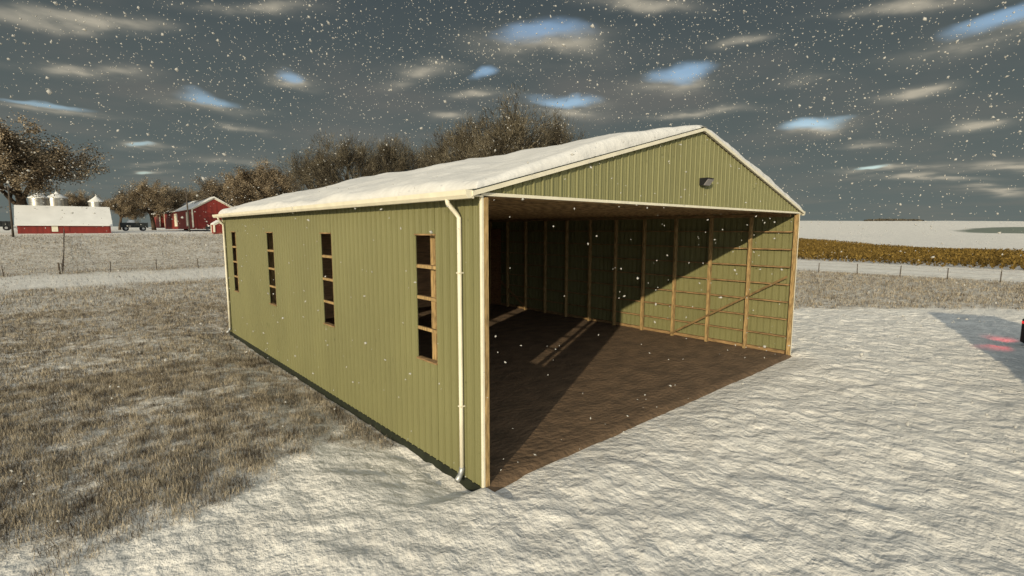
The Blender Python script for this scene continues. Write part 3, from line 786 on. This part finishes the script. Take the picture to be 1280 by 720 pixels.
# ------------------------------------------------------------------ light and sky
SUN = Vector((W, 6.85, -3.98)).normalized()
sl = bpy.data.lights.new('sun', 'SUN'); sl.energy = 4.7; sl.angle = R(.6); sl.color = (1, .87, .64)
so = bpy.data.objects.new('sun', sl); C.objects.link(so); so.rotation_euler = SUN.to_track_quat('-Z', 'Y').to_euler()
wd = bpy.data.worlds.new('World'); S.world = wd; wd.use_nodes = True; nt = wd.node_tree; lk = nt.links.new
for n in list(nt.nodes): nt.nodes.remove(n)
out = nd(nt, 'ShaderNodeOutputWorld'); tc = nd(nt, 'ShaderNodeTexCoord')
sky = nd(nt, 'ShaderNodeTexSky', sky_type='NISHITA'); sky.sun_disc = False
sky.sun_elevation = math.asin(-SUN.z); sky.sun_rotation = math.atan2(-SUN.x, -SUN.y)
bsky = nd(nt, 'ShaderNodeBackground'); bsky.inputs[1].default_value = .13; lk(sky.outputs[0], bsky.inputs[0])
gen = tc.outputs['Generated']
wn = nd(nt, 'ShaderNodeTexNoise'); wn.inputs['Scale'].default_value = 6; wn.inputs['Detail'].default_value = 4
mpn = nd(nt, 'ShaderNodeMapping'); mpn.inputs['Scale'].default_value = (1, 1, 2.6); lk(gen, mpn.inputs[0]); lk(mpn.outputs[0], wn.inputs['Vector'])
sb = nd(nt, 'ShaderNodeVectorMath', operation='SUBTRACT'); lk(wn.outputs['Color'], sb.inputs[0]); sb.inputs[1].default_value = (.5, .5, .5)
ml = nd(nt, 'ShaderNodeVectorMath', operation='MULTIPLY'); lk(sb.outputs[0], ml.inputs[0]); ml.inputs[1].default_value = (.13, .13, .045)
wv = nd(nt, 'ShaderNodeVectorMath', operation='ADD'); lk(gen, wv.inputs[0]); lk(ml.outputs[0], wv.inputs[1])
def chain(lst):
    cur = None
    for u, v, a_, b_, tilt in lst:
        c = ray(u, v); c = c/np.linalg.norm(c); hz_ = np.cross(c, (0, 0, 1)); hz_ /= np.linalg.norm(hz_); r_ = RT-c*np.dot(c, RT); kr = np.linalg.norm(r_); r_ = r_/kr*.8+hz_*.2; r_ /= np.linalg.norm(r_); p_ = np.cross(r_, c)
        k = (np.linalg.norm(ray(u, v))); sa = a_/FPX/k**1.3; sb_ = b_/FPX/k
        t = R(tilt); rr = r_*math.cos(t)+p_*math.sin(t); pp_ = -r_*math.sin(t)+p_*math.cos(t)
        off = nd(nt, 'ShaderNodeVectorMath', operation='SUBTRACT'); lk(wv.outputs[0], off.inputs[0]); off.inputs[1].default_value = tuple(c)
        d1 = nd(nt, 'ShaderNodeVectorMath', operation='DOT_PRODUCT'); lk(off.outputs[0], d1.inputs[0]); d1.inputs[1].default_value = tuple(rr/sa)
        d2 = nd(nt, 'ShaderNodeVectorMath', operation='DOT_PRODUCT'); lk(off.outputs[0], d2.inputs[0]); d2.inputs[1].default_value = tuple(pp_/sb_)
        d3 = nd(nt, 'ShaderNodeVectorMath', operation='DOT_PRODUCT'); lk(off.outputs[0], d3.inputs[0]); d3.inputs[1].default_value = tuple(c*2)
        cb2 = nd(nt, 'ShaderNodeCombineXYZ'); lk(d1.outputs['Value'], cb2.inputs[0]); lk(d2.outputs['Value'], cb2.inputs[1]); lk(d3.outputs['Value'], cb2.inputs[2])
        le = nd(nt, 'ShaderNodeVectorMath', operation='LENGTH'); lk(cb2.outputs[0], le.inputs[0])
        if cur is None: cur = le.outputs['Value']
        else:
            mn = nd(nt, 'ShaderNodeMath', operation='SMOOTH_MIN'); lk(cur, mn.inputs[0]); lk(le.outputs['Value'], mn.inputs[1]); mn.inputs[2].default_value = .15; cur = mn.outputs[0]
    return cur
CREAM = [(680, 58, 78, 17, 0), (848, 104, 62, 11, 6), (1015, 159, 42, 8, 4), (262, 132, 56, 8, -8), (70, 139, 66, 5, -8), (367, 97, 30, 9, -4), (708, 134, 44, 10, 0),
         (1235, 42, 90, 13, 12), (1019, 98, 28, 9, 2), (1130, 117, 40, 8, 10), (520, 95, 42, 10, 8), (600, 118, 40, 7, 0), (300, 161, 24, 4, -4), (290, 202, 36, 5, 0),
         (188, 185, 26, 4, -2), (1110, 214, 60, 4, 0), (1078, 180, 30, 4, 0), (190, 207, 30, 3, 0), (190, 217, 24, 2.5, 0), (1210, 160, 30, 6, 4), (1130, 225, 50, 4, 0), (1255, 207, 50, 6, 4),
         (930, 52, 26, 7, 5), (95, 88, 60, 8, -6), (575, 145, 26, 5, 4), (870, 142, 60, 5, 2), (1230, 235, 40, 5, 0), (310, 10, 70, 9, 0), (800, 5, 70, 9, 0), (1130, 5, 80, 8, 3), (100, 30, 110, 9, 0)]
BLUE = [(684, 44, 58, 13, 0), (852, 93, 48, 11, 7), (1017, 153, 34, 8, 6), (257, 124, 40, 7, -8), (56, 132, 50, 3, -8), (365, 91, 18, 6, 0), (700, 124, 44, 7, 0), (1262, 22, 70, 12, 14),
        (187, 184, 15, 2, 0), (605, 90, 18, 8, 10), (1085, 212, 22, 2.5, 0), (190, 217.5, 14, 2, 0)]
mc = chain(CREAM); mb_ = chain(BLUE)
def mr(v, a_, b_, c_, d_):
    n = nd(nt, 'ShaderNodeMapRange', interpolation_type='SMOOTHSTEP'); lk(v, n.inputs[0])
    for i, k in enumerate((a_, b_, c_, d_)): n.inputs[i+1].default_value = k
    return n.outputs[0]
sp = nd(nt, 'ShaderNodeSeparateXYZ'); lk(gen, sp.inputs[0])
zz = mth('MAXIMUM', mth('ADD', sp.outputs['Z'], .06), .03)
pc = nd(nt, 'ShaderNodeCombineXYZ'); lk(mth('DIVIDE', sp.outputs['X'], zz), pc.inputs[0]); lk(mth('DIVIDE', sp.outputs['Y'], zz), pc.inputs[1])
cn = nd(nt, 'ShaderNodeTexNoise'); cn.inputs['Scale'].default_value = .8; cn.inputs['Detail'].default_value = 5; cn.inputs['Roughness'].default_value = .5; lk(pc.outputs[0], cn.inputs['Vector'])
cn2 = nd(nt, 'ShaderNodeTexNoise'); cn2.inputs['Scale'].default_value = 2.6; cn2.inputs['Detail'].default_value = 6; lk(pc.outputs[0], cn2.inputs['Vector'])
lowc = ramp(sp.outputs['Z'], .0, .42, (.135, .160, .150), (.060, .077, .085))
dark = mix(mr(cn.outputs['Fac'], .42, .68, 0, 1), lowc, mix(mr(sp.outputs['Z'], .0, .3, 0, 1), (.15, .165, .15), (.130, .135, .128)))
dark = mix(mr(sp.outputs['Z'], .46, .95, 0, 1), dark, (.15, .22, .31))  # zenith lifted above the view as added fill on the snow
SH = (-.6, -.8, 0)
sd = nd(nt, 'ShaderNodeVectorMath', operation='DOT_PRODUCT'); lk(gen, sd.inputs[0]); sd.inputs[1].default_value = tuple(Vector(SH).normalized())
back_fill = mth('MULTIPLY', mr(sd.outputs['Value'], .0, .8, 0, 1), mr(sp.outputs['Z'], -.02, .05, 0, 1))
dark = mix(back_fill, dark, (1.26, 1.33, 1.34))  # added glow low behind the camera, fill light for shed interior and snow
cf = mth('ADD', mth('MULTIPLY', mth('POWER', mr(mc, .0, 2.3, 1, 0), 2.0), .55), mth('MULTIPLY', mr(mc, .2, 1.1, 1, 0), .45))
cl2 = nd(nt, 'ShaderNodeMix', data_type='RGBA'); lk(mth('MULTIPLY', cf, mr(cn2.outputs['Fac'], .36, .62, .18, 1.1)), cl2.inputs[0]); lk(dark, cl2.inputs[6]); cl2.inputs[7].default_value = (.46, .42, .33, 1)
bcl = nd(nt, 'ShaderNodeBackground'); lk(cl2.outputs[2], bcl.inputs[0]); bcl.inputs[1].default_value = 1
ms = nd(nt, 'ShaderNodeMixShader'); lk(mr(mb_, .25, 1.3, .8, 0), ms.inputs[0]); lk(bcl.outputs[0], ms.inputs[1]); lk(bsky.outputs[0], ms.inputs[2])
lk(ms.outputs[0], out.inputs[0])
print('faces', sum(len(o.data.polygons) for o in bpy.data.objects if o.type == 'MESH'))
